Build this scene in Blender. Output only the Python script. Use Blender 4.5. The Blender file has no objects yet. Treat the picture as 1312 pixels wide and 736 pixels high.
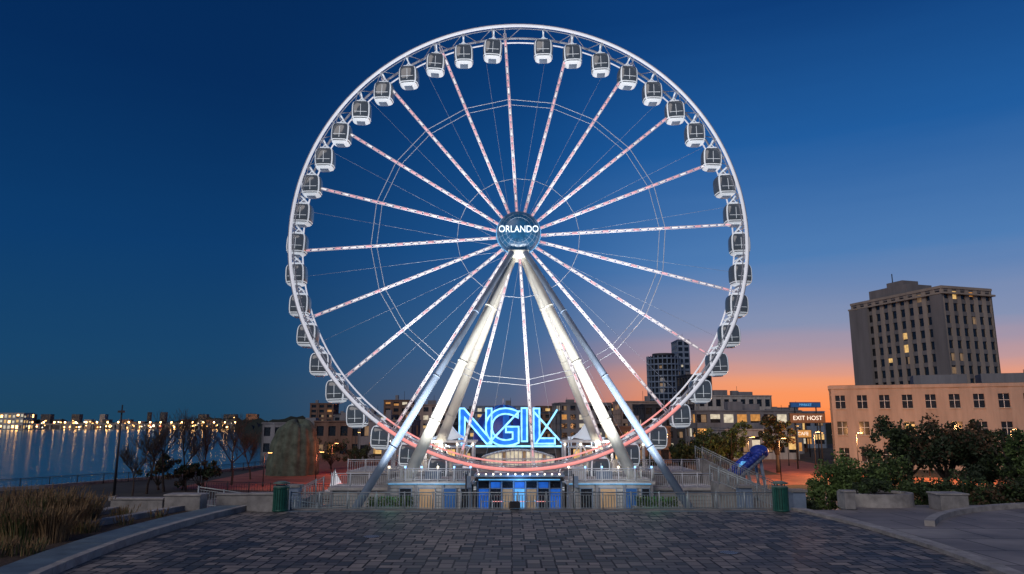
import bpy, math, random
from math import sin, cos, tan, atan, atan2, radians, pi, sqrt
from mathutils import Vector, Matrix
random.seed(7)
S = bpy.context.scene
S.view_settings.view_transform = 'Standard'
S.view_settings.look = 'None'
S.view_settings.exposure = 0
COL = S.collection
PITCH = radians(10.5)
EYE = 5.0

def east(u, Y, zr=-5.0):
    return (u - 656) / 930.0 * (Y * cos(PITCH) + zr * sin(PITCH))
def alt(v, Y):
    return EYE + Y * tan(PITCH + atan((368 - v) / 930.0))

# ------------------------------------------------------------------ materials
def new_mat(name):
    m = bpy.data.materials.new(name)
    m.use_nodes = True
    return m, m.node_tree, m.node_tree.nodes['Principled BSDF']

def pbr(name, col, rough=0.6, metal=0.0, var=0.25, scale=2.0, bump=0.0, bscale=20.0, em=None, ems=0.0, spec=0.5, streak=False):
    m, nt, b = new_mat(name)
    n = nt.nodes; l = nt.links
    tc = n.new('ShaderNodeTexCoord')
    nz = n.new('ShaderNodeTexNoise'); nz.inputs['Scale'].default_value = scale
    nz.inputs['Detail'].default_value = 6; nz.inputs['Roughness'].default_value = 0.65
    if streak:
        mp = n.new('ShaderNodeMapping'); mp.inputs['Scale'].default_value = (1, 1, .15)
        l.new(tc.outputs['Object'], mp.inputs['Vector']); l.new(mp.outputs['Vector'], nz.inputs['Vector'])
    else:
        l.new(tc.outputs['Object'], nz.inputs['Vector'])
    r = n.new('ShaderNodeValToRGB')
    r.color_ramp.elements[0].position = 0.3; r.color_ramp.elements[1].position = 0.7
    lo = [c * (1 - var) for c in col]; hi = [min(1, c * (1 + var)) for c in col]
    r.color_ramp.elements[0].color = (*lo, 1); r.color_ramp.elements[1].color = (*hi, 1)
    l.new(nz.outputs['Fac'], r.inputs['Fac'])
    l.new(r.outputs['Color'], b.inputs['Base Color'])
    b.inputs['Roughness'].default_value = rough
    b.inputs['Metallic'].default_value = metal
    b.inputs['Specular IOR Level'].default_value = spec
    if bump > 0:
        n2 = n.new('ShaderNodeTexNoise'); n2.inputs['Scale'].default_value = bscale
        n2.inputs['Detail'].default_value = 5
        l.new(tc.outputs['Object'], n2.inputs['Vector'])
        bp = n.new('ShaderNodeBump'); bp.inputs['Strength'].default_value = bump
        bp.inputs['Distance'].default_value = 0.05
        l.new(n2.outputs['Fac'], bp.inputs['Height']); l.new(bp.outputs['Normal'], b.inputs['Normal'])
    if em:
        b.inputs['Emission Color'].default_value = (*em, 1)
        b.inputs['Emission Strength'].default_value = ems
        m.cycles.emission_sampling = 'NONE'
    return m

def glow(name, col, s, sample=False):
    m, nt, b = new_mat(name)
    b.inputs['Base Color'].default_value = (*[c * 0.5 for c in col], 1)
    b.inputs['Emission Color'].default_value = (*col, 1)
    b.inputs['Emission Strength'].default_value = s
    n = nt.nodes; l = nt.links
    # uneven brightness over the lit surface (curtains, furniture, tube ageing)
    tc = n.new('ShaderNodeTexCoord'); nz = n.new('ShaderNodeTexNoise'); nz.inputs['Scale'].default_value = 1.7; nz.inputs['Detail'].default_value = 3
    l.new(tc.outputs['Object'], nz.inputs['Vector'])
    mr = n.new('ShaderNodeMapRange'); mr.inputs[1].default_value = .3; mr.inputs[2].default_value = .7
    mr.inputs[3].default_value = s*.6; mr.inputs[4].default_value = s*1.3
    l.new(nz.outputs['Fac'], mr.inputs[0]); l.new(mr.outputs[0], b.inputs['Emission Strength'])
    if not sample: m.cycles.emission_sampling = 'NONE'
    return m

def brickmat(name, c1, c2, mortar, w, h, ms=0.015, rough=0.5, bump=0.3, big=0.25):
    m, nt, b = new_mat(name)
    n = nt.nodes; l = nt.links
    tc = n.new('ShaderNodeTexCoord')
    br = n.new('ShaderNodeTexBrick')
    br.inputs['Scale'].default_value = 1
    br.inputs['Brick Width'].default_value = w; br.inputs['Row Height'].default_value = h
    br.inputs['Mortar Size'].default_value = ms
    br.inputs['Color1'].default_value = (*c1, 1); br.inputs['Color2'].default_value = (*c2, 1)
    br.inputs['Mortar'].default_value = (*mortar, 1)
    l.new(tc.outputs['Object'], br.inputs['Vector'])
    nz = n.new('ShaderNodeTexNoise'); nz.inputs['Scale'].default_value = 0.35
    nz.inputs['Detail'].default_value = 8
    l.new(tc.outputs['Object'], nz.inputs['Vector'])
    mr = n.new('ShaderNodeMapRange'); mr.inputs[1].default_value = 0.3; mr.inputs[2].default_value = 0.7
    mr.inputs[3].default_value = 1 - big; mr.inputs[4].default_value = 1 + big
    l.new(nz.outputs['Fac'], mr.inputs[0])
    mx = n.new('ShaderNodeMix'); mx.data_type = 'RGBA'; mx.blend_type = 'MULTIPLY'
    mx.inputs['Factor'].default_value = 1
    l.new(br.outputs['Color'], mx.inputs['A']); l.new(mr.outputs[0], mx.inputs['B'])
    l.new(mx.outputs['Result'], b.inputs['Base Color'])
    mr2 = n.new('ShaderNodeMapRange'); mr2.inputs[3].default_value = rough - 0.1; mr2.inputs[4].default_value = rough + 0.2
    l.new(nz.outputs['Fac'], mr2.inputs[0]); l.new(mr2.outputs[0], b.inputs['Roughness'])
    inv = n.new('ShaderNodeMath'); inv.operation = 'SUBTRACT'; inv.inputs[0].default_value = 1
    l.new(br.outputs['Fac'], inv.inputs[1])
    bp = n.new('ShaderNodeBump'); bp.inputs['Strength'].default_value = bump; bp.inputs['Distance'].default_value = 0.02
    l.new(inv.outputs[0], bp.inputs['Height']); l.new(bp.outputs['Normal'], b.inputs['Normal'])
    return m

M = {}
def paver():
    m, nt, b = new_mat('plaza_paver'); n = nt.nodes; l = nt.links
    tc = n.new('ShaderNodeTexCoord')
    outs = []; facs = []
    for i, (w, h, rot) in enumerate(((.78, .52, 0), (.78, .52, 90))):
        mp = n.new('ShaderNodeMapping'); mp.inputs['Rotation'].default_value = (0, 0, radians(rot))
        l.new(tc.outputs['Object'], mp.inputs['Vector'])
        br = n.new('ShaderNodeTexBrick'); br.inputs['Scale'].default_value = 1
        br.inputs['Brick Width'].default_value = w; br.inputs['Row Height'].default_value = h
        br.inputs['Mortar Size'].default_value = .038; br.inputs['Bias'].default_value = -.1
        br.inputs['Color1'].default_value = (.07, .082, .095, 1); br.inputs['Color2'].default_value = (.36, .31, .27, 1)
        br.inputs['Mortar'].default_value = (.012, .014, .017, 1)
        l.new(mp.outputs['Vector'], br.inputs['Vector']); outs.append(br.outputs['Color']); facs.append(br.outputs['Fac'])
    ck = n.new('ShaderNodeTexChecker'); ck.inputs['Scale'].default_value = 1/1.56
    l.new(tc.outputs['Object'], ck.inputs['Vector'])
    mx = n.new('ShaderNodeMix'); mx.data_type = 'RGBA'
    l.new(ck.outputs['Fac'], mx.inputs['Factor']); l.new(outs[0], mx.inputs['A']); l.new(outs[1], mx.inputs['B'])
    mf = n.new('ShaderNodeMix'); l.new(ck.outputs['Fac'], mf.inputs[0]); l.new(facs[0], mf.inputs[2]); l.new(facs[1], mf.inputs[3])
    nz = n.new('ShaderNodeTexNoise'); nz.inputs['Scale'].default_value = .3; nz.inputs['Detail'].default_value = 9; nz.inputs['Roughness'].default_value = .65
    l.new(tc.outputs['Object'], nz.inputs['Vector'])
    mr = n.new('ShaderNodeMapRange'); mr.inputs[1].default_value = .32; mr.inputs[2].default_value = .68; mr.inputs[3].default_value = .6; mr.inputs[4].default_value = 1.3
    l.new(nz.outputs['Fac'], mr.inputs[0])
    mu = n.new('ShaderNodeMix'); mu.data_type = 'RGBA'; mu.blend_type = 'MULTIPLY'; mu.inputs['Factor'].default_value = 1
    l.new(mx.outputs['Result'], mu.inputs['A']); l.new(mr.outputs[0], mu.inputs['B']); l.new(mu.outputs['Result'], b.inputs['Base Color'])
    mr2 = n.new('ShaderNodeMapRange'); mr2.inputs[1].default_value = .3; mr2.inputs[2].default_value = .7; mr2.inputs[3].default_value = .48; mr2.inputs[4].default_value = .8
    l.new(nz.outputs['Fac'], mr2.inputs[0]); l.new(mr2.outputs[0], b.inputs['Roughness'])
    b.inputs['Specular IOR Level'].default_value = .3
    inv = n.new('ShaderNodeMath'); inv.operation = 'SUBTRACT'; inv.inputs[0].default_value = 1; l.new(mf.outputs[0], inv.inputs[1])
    bp = n.new('ShaderNodeBump'); bp.inputs['Strength'].default_value = .7; bp.inputs['Distance'].default_value = .03
    l.new(inv.outputs[0], bp.inputs['Height']); l.new(bp.outputs['Normal'], b.inputs['Normal'])
    return m
M['paver'] = paver()
M['slab'] = brickmat('terrace_slab', (0.22, 0.20, 0.20), (0.30, 0.28, 0.265), (0.08, 0.08, 0.08), 3.0, 3.0, 0.04, 0.65, 0.3, 0.35)
M['kerb'] = pbr('kerb_concrete', (0.38, 0.36, 0.34), 0.75, var=0.35, scale=1.5, bump=0.3)
M['kerbtop'] = pbr('bluestone', (0.14, 0.19, 0.22), 0.5, var=0.35, scale=1.2, bump=0.2)
M['concrete'] = pbr('concrete', (0.30, 0.29, 0.28), 0.8, var=0.4, scale=1.2, bump=0.3)
M['ground'] = pbr('ground_earth', (0.05, 0.048, 0.04), 0.9, var=0.5, scale=0.15, bump=0.3, bscale=3)
M['mulch'] = pbr('mulch', (0.075, 0.05, 0.035), 0.95, var=0.7, scale=7, bump=1.0, bscale=30)
M['redpave'] = pbr('red_lit_paving', (0.30, 0.11, 0.07), 0.7, var=0.45, scale=0.4, bump=0.2)  # red and orange lamplight on the ground put into the base colour
M['white'] = pbr('white_paint', (0.72, 0.74, 0.78), 0.4, var=0.2, scale=1.5)
M['gond'] = pbr('gondola_shell', (0.78, 0.8, 0.83), 0.35, var=0.08, scale=1.5, em=(.85, .92, 1), ems=.36)  # shell paint also emits, standing in for light falling on it
M['rimglow'] = pbr('rim_glow_paint', (0.75, 0.76, 0.8), 0.4, var=0.1, em=(0.85, 0.86, 0.95), ems=0.5)  # white tube paint given emission for the floodlit look
M['rimred'] = pbr('rim_glow_red', (0.72, 0.45, 0.45), 0.4, var=0.1, em=(1.0, 0.30, 0.25), ems=0.8)  # same emissive paint in red, for the reddish lower arc
M['rimdim'] = pbr('rim_truss', (0.5, 0.52, 0.58), 0.45, var=0.1)
M['spoke'] = pbr('spoke_paint', (0.7, 0.7, 0.75), 0.4, var=0.1, em=(0.85, 0.7, 0.78), ems=0.22)  # slight emission in the rail paint so it looks lit
M['ledpink'] = glow('led_pink', (1.0, 0.47, 0.52), 0.75)
M['ledwhite'] = glow('led_white', (1.0, 0.93, 0.93), 0.8)
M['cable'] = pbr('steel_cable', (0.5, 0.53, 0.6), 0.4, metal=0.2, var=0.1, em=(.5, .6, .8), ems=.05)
M['cream'] = pbr('cream_paint', (0.78, 0.77, 0.69), 0.55, var=0.12, scale=0.8)
M['bluegrey'] = pbr('bluegrey_paint', (0.22, 0.29, 0.40), 0.5, var=0.2, scale=0.8)
M['hub'] = pbr('hub_shell', (0.008, 0.05, 0.11), 0.3, var=0.5, scale=2.5, em=(0.01, 0.10, 0.26), ems=0.32)
M['glass'] = pbr('dark_glass', (0.05, 0.06, 0.075), 0.1, var=0.5, scale=1.2, spec=0.8, em=(.3, .36, .45), ems=.10)  # faint emission in the glass stands in for a lit cabin
M['winglass'] = pbr('window_glass', (0.02, 0.024, 0.032), 0.12, var=0.4, spec=0.8)
M['beige'] = pbr('beige_stucco', (0.44, 0.34, 0.29), 0.85, var=0.22, scale=0.6, bump=0.1, streak=True)
M['towerwall'] = pbr('tower_concrete', (0.24, 0.225, 0.225), 0.85, var=0.22, scale=0.4, bump=0.1, streak=True)
M['towerlight'] = pbr('tower_pier', (0.43, 0.36, 0.30), 0.85, var=0.18, scale=0.4, streak=True)
M['grey'] = pbr('grey_wall', (0.25, 0.25, 0.27), 0.85, var=0.25, scale=0.5, streak=True)
M['whitewall'] = pbr('white_wall', (0.5, 0.48, 0.46), 0.8, var=0.28, scale=1.0, streak=True)
M['brown'] = pbr('brown_brick', (0.20, 0.12, 0.09), 0.85, var=0.3, scale=0.6, streak=True)
M['dark'] = pbr('dark_metal', (0.03, 0.03, 0.035), 0.5, var=0.3)
M['darkwall'] = pbr('dark_wall', (0.05, 0.055, 0.07), 0.6, var=0.3, scale=0.3)
M['roof'] = pbr('roofing', (0.12, 0.12, 0.13), 0.85, var=0.3, scale=0.5)
M['lit1'] = glow('window_warm', (1.0, 0.62, 0.22), 0.7)
M['lit2'] = glow('window_amber', (1.0, 0.45, 0.12), 0.5)
M['lit3'] = glow('window_white', (1.0, 0.88, 0.65), 0.55)
M['litdim'] = glow('window_dim', (0.7, 0.45, 0.25), 0.2)
M['lampo'] = glow('lamp_orange', (1.0, 0.5, 0.15), 7)
M['lampfar'] = glow('harbour_lamp', (1.0, 0.52, 0.16), 26)
M['lampw'] = glow('lamp_white', (1.0, 0.85, 0.6), 6)
M['lampb'] = glow('lamp_blue', (0.2, 0.5, 1.0), 4)
M['lampr'] = glow('lamp_red', (1.0, 0.12, 0.06), 4)
M['bluelit'] = glow('blue_light_panel', (0.02, 0.16, 0.7), 0.5)
M['bluedim'] = glow('blue_dim_panel', (0.03, 0.12, 0.35), 0.35)
M['cyanlit'] = glow('cyan_light_panel', (0.15, 0.5, 0.9), 0.75)
M['greenlit'] = glow('green_lit_panel', (0.04, 0.30, 0.20), 0.2)
M['neon'] = glow('neon_tube', (0.25, 0.62, 1.0), 1.9, True)
M['neonface'] = glow('neon_face', (0.02, 0.2, 0.85), 0.9)
M['railing'] = pbr('galvanised_rail', (0.42, 0.48, 0.50), 0.4, metal=0.3, var=0.2)
M['bin'] = pbr('bin_green', (0.02, 0.12, 0.09), 0.4, var=0.3, scale=4)
M['binlid'] = pbr('bin_lid', (0.14, 0.22, 0.19), 0.45, var=0.3)
M['bark'] = pbr('bark', (0.07, 0.05, 0.04), 0.9, var=0.4, scale=8, bump=0.5)
M['leaf1'] = pbr('leaf_dark', (0.03, 0.05, 0.02), 0.7, var=0.5, scale=1)
M['leaf2'] = pbr('leaf_mid', (0.06, 0.10, 0.03), 0.7, var=0.5, scale=1)
M['leaf3'] = pbr('leaf_light', (0.12, 0.19, 0.05), 0.7, var=0.4, scale=1)
M['leafr'] = pbr('leaf_reddish', (0.10, 0.06, 0.03), 0.7, var=0.5, scale=1)
M['straw'] = pbr('straw_grass', (0.30, 0.19, 0.09), 0.8, var=0.5, scale=3)
M['strawg'] = pbr('green_grass', (0.10, 0.12, 0.04), 0.8, var=0.4, scale=3)
M['rock'] = pbr('mossy_rock', (0.10, 0.13, 0.10), 0.9, var=0.55, scale=0.9, bump=1.0, bscale=2)
M['treeline'] = pbr('far_trees', (0.02, 0.028, 0.025), 0.9, var=0.4, scale=0.1)
M['bluepaint'] = pbr('blue_paint', (0.05, 0.09, 0.50), 0.35, var=0.3, scale=1)
M['signw'] = glow('sign_letters', (1.0, 0.9, 0.75), 1.0)
M['hubw'] = glow('hub_letters', (0.8, 0.92, 1.0), 1.2)
M['signdark'] = pbr('sign_dark', (0.10, 0.05, 0.03), .6, em=(.3, .12, .06), ems=.25)

# water
m, nt, b = new_mat('lake_water')
n = nt.nodes; l = nt.links
b.inputs['Base Color'].default_value = (0.05, 0.13, 0.19, 1)
b.inputs['Roughness'].default_value = 0.15
tc = n.new('ShaderNodeTexCoord'); mp = n.new('ShaderNodeMapping')
mp.inputs['Scale'].default_value = (0.35, 0.9, 1)
nz = n.new('ShaderNodeTexNoise'); nz.inputs['Scale'].default_value = 0.8; nz.inputs['Detail'].default_value = 5
l.new(tc.outputs['Object'], mp.inputs['Vector']); l.new(mp.outputs['Vector'], nz.inputs['Vector'])
bp = n.new('ShaderNodeBump'); bp.inputs['Strength'].default_value = 0.3; bp.inputs['Distance'].default_value = 0.12
l.new(nz.outputs['Fac'], bp.inputs['Height']); l.new(bp.outputs['Normal'], b.inputs['Normal'])
M['water'] = m

# ------------------------------------------------------------------ mesh builder
class MB:
    def __init__(s): s.v = []; s.f = []; s.m = []; s.mats = []; s.smooth = []
    def mi(s, k):
        if k not in s.mats: s.mats.append(k)
        return s.mats.index(k)
    def face(s, idx, mat, sm=False):
        s.f.append(idx); s.m.append(s.mi(mat)); s.smooth.append(sm)
    def quad(s, a, b, c, d, mat):
        i = len(s.v); s.v += [tuple(a), tuple(b), tuple(c), tuple(d)]; s.face((i, i+1, i+2, i+3), mat)
    def box(s, cx, cy, cz, sx, sy, sz, mat, rot=0.0):
        i = len(s.v); c, sn = cos(rot), sin(rot)
        for dz in (-.5, .5):
            for dx, dy in ((-.5, -.5), (.5, -.5), (.5, .5), (-.5, .5)):
                x = dx*sx; y = dy*sy
                s.v.append((cx + x*c - y*sn, cy + x*sn + y*c, cz + dz*sz))
        for q in ((0,3,2,1),(4,5,6,7),(0,1,5,4),(1,2,6,5),(2,3,7,6),(3,0,4,7)):
            s.face(tuple(i+k for k in q), mat)
    def bx(s, x0, x1, y0, y1, z0, z1, mat):
        s.box((x0+x1)/2, (y0+y1)/2, (z0+z1)/2, abs(x1-x0), abs(y1-y0), abs(z1-z0), mat)
    def tube(s, p0, p1, r0, r1=None, n=8, mat='white', cap=True):
        if r1 is None: r1 = r0
        p0 = Vector(p0); p1 = Vector(p1); d = (p1-p0)
        if d.length < 1e-6: return
        d.normalize()
        a = Vector((0,0,1)) if abs(d.z) < .9 else Vector((1,0,0))
        u = d.cross(a).normalized(); w = d.cross(u)
        i = len(s.v)
        for p, r in ((p0, r0), (p1, r1)):
            for k in range(n):
                t = 2*pi*k/n
                s.v.append(tuple(p + u*cos(t)*r + w*sin(t)*r))
        for k in range(n):
            s.face((i+k, i+(k+1)%n, i+n+(k+1)%n, i+n+k), mat, True)
        if cap:
            s.face(tuple(i+k for k in range(n))[::-1], mat); s.face(tuple(i+n+k for k in range(n)), mat)
    def ring(s, c, R, r, segs, n, matf, ry=None):
        i = len(s.v); ry = ry or r
        for a in range(segs):
            A = 2*pi*a/segs
            for k in range(n):
                t = 2*pi*k/n
                rr = R + r*cos(t)
                s.v.append((c[0]+rr*sin(A), c[1]+ry*sin(t), c[2]+rr*cos(A)))
        for a in range(segs):
            mat = matf(360*(a+.5)/segs) if callable(matf) else matf
            for k in range(n):
                b2 = (a+1) % segs; k2 = (k+1) % n
                s.face((i+a*n+k, i+b2*n+k, i+b2*n+k2, i+a*n+k2), mat, True)
    def grid(s, fn, nu, nv, matf, closeu=False):
        i = len(s.v)
        for a in range(nu + (0 if closeu else 1)):
            for b_ in range(nv+1):
                s.v.append(tuple(fn(a/nu, b_/nv)))
        N = nu if closeu else nu+1
        for a in range(nu):
            for b_ in range(nv):
                a2 = (a+1) % N if closeu else a+1
                mat = matf((a+.5)/nu, (b_+.5)/nv) if callable(matf) else matf
                s.face((i+a*(nv+1)+b_, i+a2*(nv+1)+b_, i+a2*(nv+1)+b_+1, i+a*(nv+1)+b_+1), mat, True)
    def mesh(s, name):
        me = bpy.data.meshes.new(name)
        me.from_pydata(s.v, [], s.f)
        for k in s.mats: me.materials.append(M[k])
        me.polygons.foreach_set('material_index', s.m)
        me.polygons.foreach_set('use_smooth', s.smooth)
        me.update()
        return me
    def obj(s, name, parent=None, loc=(0,0,0), rot=0.0):
        o = bpy.data.objects.new(name, s.mesh(name)); COL.objects.link(o)
        o.location = loc; o.rotation_euler = (0, 0, rot)
        if parent: o.parent = parent
        return o

def empty(name, loc=(0,0,0), rot=0.0):
    e = bpy.data.objects.new(name, None); COL.objects.link(e)
    e.location = loc; e.rotation_euler = (0,0,rot); e.empty_display_size = 1
    return e

def text(name, body, size, loc, mat, extrude=0.05, outline=0.0, parent=None, sx=1.0, offset=0.0):
    cu = bpy.data.curves.new(name, 'FONT'); cu.body = body; cu.size = size
    cu.align_x = 'CENTER'; cu.align_y = 'CENTER'
    cu.resolution_u = 6; cu.offset = offset
    if outline > 0:
        cu.fill_mode = 'NONE'; cu.bevel_depth = outline; cu.bevel_resolution = 2; cu.extrude = 0
    else:
        cu.extrude = extrude
    t = bpy.data.objects.new(name + '_c', cu); COL.objects.link(t)
    dg = bpy.context.evaluated_depsgraph_get(); dg.update()
    me = bpy.data.meshes.new_from_object(t.evaluated_get(dg)); me.name = name
    bpy.data.objects.remove(t)
    me.materials.clear(); me.materials.append(M[mat])
    for p in me.polygons: p.material_index = 0
    o = bpy.data.objects.new(name, me); COL.objects.link(o)
    o.location = loc; o.rotation_euler = (pi/2, 0, 0); o.scale = (sx, 1, 1)
    if parent: o.parent = parent
    return o

def light(name, kind, loc, energy, color, size=0.3, spot=60, parent=None):
    d = bpy.data.lights.new(name, kind); d.energy = energy; d.color = color
    if kind in ('POINT', 'SPOT'): d.shadow_soft_size = size
    if kind == 'SPOT': d.spot_size = radians(spot); d.spot_blend = 0.7
    o = bpy.data.objects.new(name, d); COL.objects.link(o); o.location = loc
    if parent: o.parent = parent
    return o

# ------------------------------------------------------------------ world / sky
W = bpy.data.worlds.new("World"); S.world = W; W.use_nodes = True
nt = W.node_tree; n = nt.nodes; l = nt.links
for x in list(n): n.remove(x)
out = n.new('ShaderNodeOutputWorld')
SUNAZ = radians(29)
sky = n.new('ShaderNodeTexSky'); sky.sky_type = 'NISHITA'; sky.sun_disc = False
sky.sun_elevation = radians(-2.5); sky.sun_rotation = SUNAZ
bg1 = n.new('ShaderNodeBackground'); bg1.inputs['Strength'].default_value = 0.012
l.new(sky.outputs['Color'], bg1.inputs['Color'])
tc = n.new('ShaderNodeTexCoord'); sep = n.new('ShaderNodeSeparateXYZ')
l.new(tc.outputs['Generated'], sep.inputs[0])
def math_(op, a, b=None):
    q = n.new('ShaderNodeMath'); q.operation = op
    for i, v in enumerate((a, b)):
        if v is None: continue
        if isinstance(v, (int, float)): q.inputs[i].default_value = v
        else: l.new(v, q.inputs[i])
    return q.outputs[0]
X2 = math_('MULTIPLY', sep.outputs[0], sep.outputs[0]); Y2 = math_('MULTIPLY', sep.outputs[1], sep.outputs[1])
ln = math_('SQRT', math_('ADD', math_('ADD', X2, Y2), 1e-5))
dt = math_('DIVIDE', math_('ADD', math_('MULTIPLY', sep.outputs[0], sin(SUNAZ)), math_('MULTIPLY', sep.outputs[1], cos(SUNAZ))), ln)
def srange(v, a, b_):
    mr = n.new('ShaderNodeMapRange'); mr.interpolation_type = 'SMOOTHSTEP'
    mr.inputs[1].default_value = a; mr.inputs[2].default_value = b_
    l.new(v, mr.inputs[0]); return mr.outputs[0]
fac = math_('POWER', srange(dt, 0.60, 1.03), 1.3)
facw = srange(dt, 0.87, 0.99)
mpn = n.new('ShaderNodeMapping'); mpn.inputs['Scale'].default_value = (2, 2, 24)
l.new(tc.outputs['Generated'], mpn.inputs['Vector'])
hz = n.new('ShaderNodeTexNoise'); hz.inputs['Scale'].default_value = 1.5; hz.inputs['Detail'].default_value = 5
l.new(mpn.outputs[0], hz.inputs['Vector'])
zz = math_('ADD', sep.outputs[2], math_('MULTIPLY', math_('SUBTRACT', hz.outputs['Fac'], 0.5), 0.03))
def ramp(stops):
    r = n.new('ShaderNodeValToRGB'); e = r.color_ramp.elements
    e[0].position = stops[0][0]; e[0].color = (*stops[0][1], 1)
    e[1].position = stops[-1][0]; e[1].color = (*stops[-1][1], 1)
    for p, c in stops[1:-1]:
        q = e.new(p); q.color = (*c, 1)
    l.new(zz, r.inputs['Fac']); return r.outputs['Color']
warm = ramp([(0.0, (.90, .22, .06)), (.022, (1.0, .29, .09)), (.048, (.88, .33, .17)), (.076, (.52, .31, .32)), (.125, (.23, .28, .44)),
             (.21, (.075, .20, .45)), (.35, (.013, .105, .34)), (.50, (.003, .046, .19)), (1, (.001, .02, .10))])
blu = ramp([(0.0, (.17, .16, .23)), (.045, (.12, .17, .30)), (.11, (.06, .165, .37)), (.23, (.018, .12, .36)), (.36, (.005, .078, .28)), (.50, (.0012, .040, .17)), (1, (.001, .02, .10))])
cool = ramp([(0.0, (.012, .058, .115)), (.08, (.006, .056, .145)), (.22, (.0022, .043, .15)), (.42, (.0007, .024, .105)), (1, (.0005, .012, .06))])
def mixc(f, a, b_):
    mx = n.new('ShaderNodeMix'); mx.data_type = 'RGBA'
    l.new(f, mx.inputs['Factor']); l.new(a, mx.inputs['A']); l.new(b_, mx.inputs['B']); return mx.outputs['Result']
c1 = mixc(fac, cool, blu); c2 = mixc(facw, c1, warm)
bg2 = n.new('ShaderNodeBackground'); bg2.inputs['Strength'].default_value = 1.0
l.new(c2, bg2.inputs['Color'])
add = n.new('ShaderNodeAddShader'); l.new(bg1.outputs[0], add.inputs[0]); l.new(bg2.outputs[0], add.inputs[1])
l.new(add.outputs[0], out.inputs['Surface'])

sd = bpy.data.lights.new('dusk_fill', 'SUN'); sd.energy = 0.95; sd.angle = radians(40); sd.color = (1.0, 0.89, 0.82)  # soft fill added from behind the camera; the sky's sun lies ahead
so = bpy.data.objects.new('dusk_fill', sd); COL.objects.link(so)
so.rotation_euler = Vector((0.55, 1.0, -0.8)).to_track_quat('-Z', 'Y').to_euler()

# ------------------------------------------------------------------ camera
cd = bpy.data.cameras.new('camera'); cam = bpy.data.objects.new('camera', cd); COL.objects.link(cam)
cam.location = (0, 0, EYE); cam.rotation_euler = (pi/2 + PITCH, 0, 0)
cd.sensor_width = 36; cd.lens = 930/1312*36; cd.clip_start = 0.1; cd.clip_end = 9000
S.camera = cam

# ------------------------------------------------------------------ ground, lake, plaza
def sheet(name, pts, z, mat, thick=0.0):
    mb = MB()
    if thick:
        k = len(pts)
        mb.v += [(x, y, z) for x, y in pts] + [(x, y, z-thick) for x, y in pts]
        mb.face(tuple(range(k)), mat)
        for i in range(k):
            j = (i+1) % k
            mb.face((i, i+k, j+k, j), mat)
    else:
        mb.v += [(x, y, z) for x, y in pts]; mb.face(tuple(range(len(pts))), mat)
    return mb.obj(name)

sheet('ground', [(-4000, -300), (4000, -300), (4000, 6000), (-4000, 6000)], -2.0, 'ground')
lake_pts = [(-1400, 55), (-60, 70), (-50, 80), (-43, 96), (-38.5, 118), (-70, 210), (-224, 690), (-400, 700), (-1400, 720)]
sheet('lake_water', lake_pts, -1.97, 'water')
mb = MB()
sh = [(-300, 67.3), (-60, 70), (-50, 80), (-43, 96), (-38.5, 118), (-70, 210)]
for a, b_ in zip(sh, sh[1:]):
    L = sqrt((b_[0]-a[0])**2+(b_[1]-a[1])**2); r = atan2(b_[1]-a[1], b_[0]-a[0])
    mb.box((a[0]+b_[0])/2, (a[1]+b_[1])/2, -1.85, L+.3, 0.7, 0.35, 'concrete', r)
mb.obj('shore_wall')

def px_ell(Y, side, k=0.0):
    return 0.5 + side*((16.3 + k)*sqrt(max(0, 1-((Y-34)/30)**2)))
YE = 43.4
sheet('terrace', [(-90, -20), (90, -20), (90, YE+2.5), (20, YE+2.5), (20, YE), (-19, YE), (-19, YE+1.5), (-24, YE+1), (-40, 36), (-90, 30)], 0.0, 'slab', 2.2)
ys = [5 + i*(YE-.05-5)/40 for i in range(41)]
pts = [(px_ell(y, 1), y) for y in ys] + [(px_ell(y, -1), y) for y in reversed(ys)]
sheet('plaza_paving', pts, 0.006, 'paver')
mb = MB()
k_ = 0; x = -14.4
while x < 15.3:
    mb.bx(x, x+1.17, YE-1.0, YE-.4, 0, .014+.002*(k_ % 2), 'kerbtop' if k_ % 3 else 'concrete'); x += 1.2; k_ += 1
mb.obj('paving_border')
def drain(x, y):
    mb = MB(); mb.tube((0, 0, 0), (0, 0, .018), .42, n=24, mat='dark'); mb.tube((0, 0, .018), (0, 0, .024), .34, n=24, mat='bluegrey')
    for i in range(-3, 4): mb.box(i*.09, 0, .026, .03, .5, .01, 'dark')
    mb.obj('manhole_cover', None, (x, y, 0))
drain(-6.2, 33.5); drain(8.4, 29.5)

def strip(mb, side, k0, k1, z, mat, y0=5.0, y1=YE-.1, N=40, z0=-0.0):
    Y = [y0 + i*(y1-y0)/N for i in range(N+1)]
    for a, b_ in zip(Y, Y[1:]):
        bb = b_-.025
        A0 = (px_ell(a, side, k0), a); A1 = (px_ell(a, side, k1), a)
        B0 = (px_ell(bb, side, k0), bb); B1 = (px_ell(bb, side, k1), bb)
        zz_ = z+random.uniform(-.006, .006)
        mb.quad((*A0, zz_), (*A1, zz_), (*B1, zz_), (*B0, zz_), mat)
        mb.quad((*A0, z0), (*B0, z0), (*B0, zz_), (*A0, zz_), mat)
        mb.quad((*A1, z0), (*B1, z0), (*B1, zz_), (*A1, zz_), mat)
        mb.quad((*B0, z0), (*B1, z0), (*B1, zz_), (*B0, zz_), mat)
        mb.quad((*A0, z0), (*A1, z0), (*A1, zz_), (*A0, zz_), mat)
mb = MB(); strip(mb, -1, 0.0, 0.35, 0.30, 'kerb'); strip(mb, -1, 0.355, 1.9, 0.27, 'kerbtop', N=26)
mb.obj('kerb')
mb = MB(); strip(mb, 1, 0.0, 0.35, 0.15, 'kerb'); strip(mb, 1, 0.355, 0.75, 0.13, 'kerb', N=30)
mb.obj('kerb')
mb = MB()
Y = [5+i*1.2 for i in range(32)]
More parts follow.
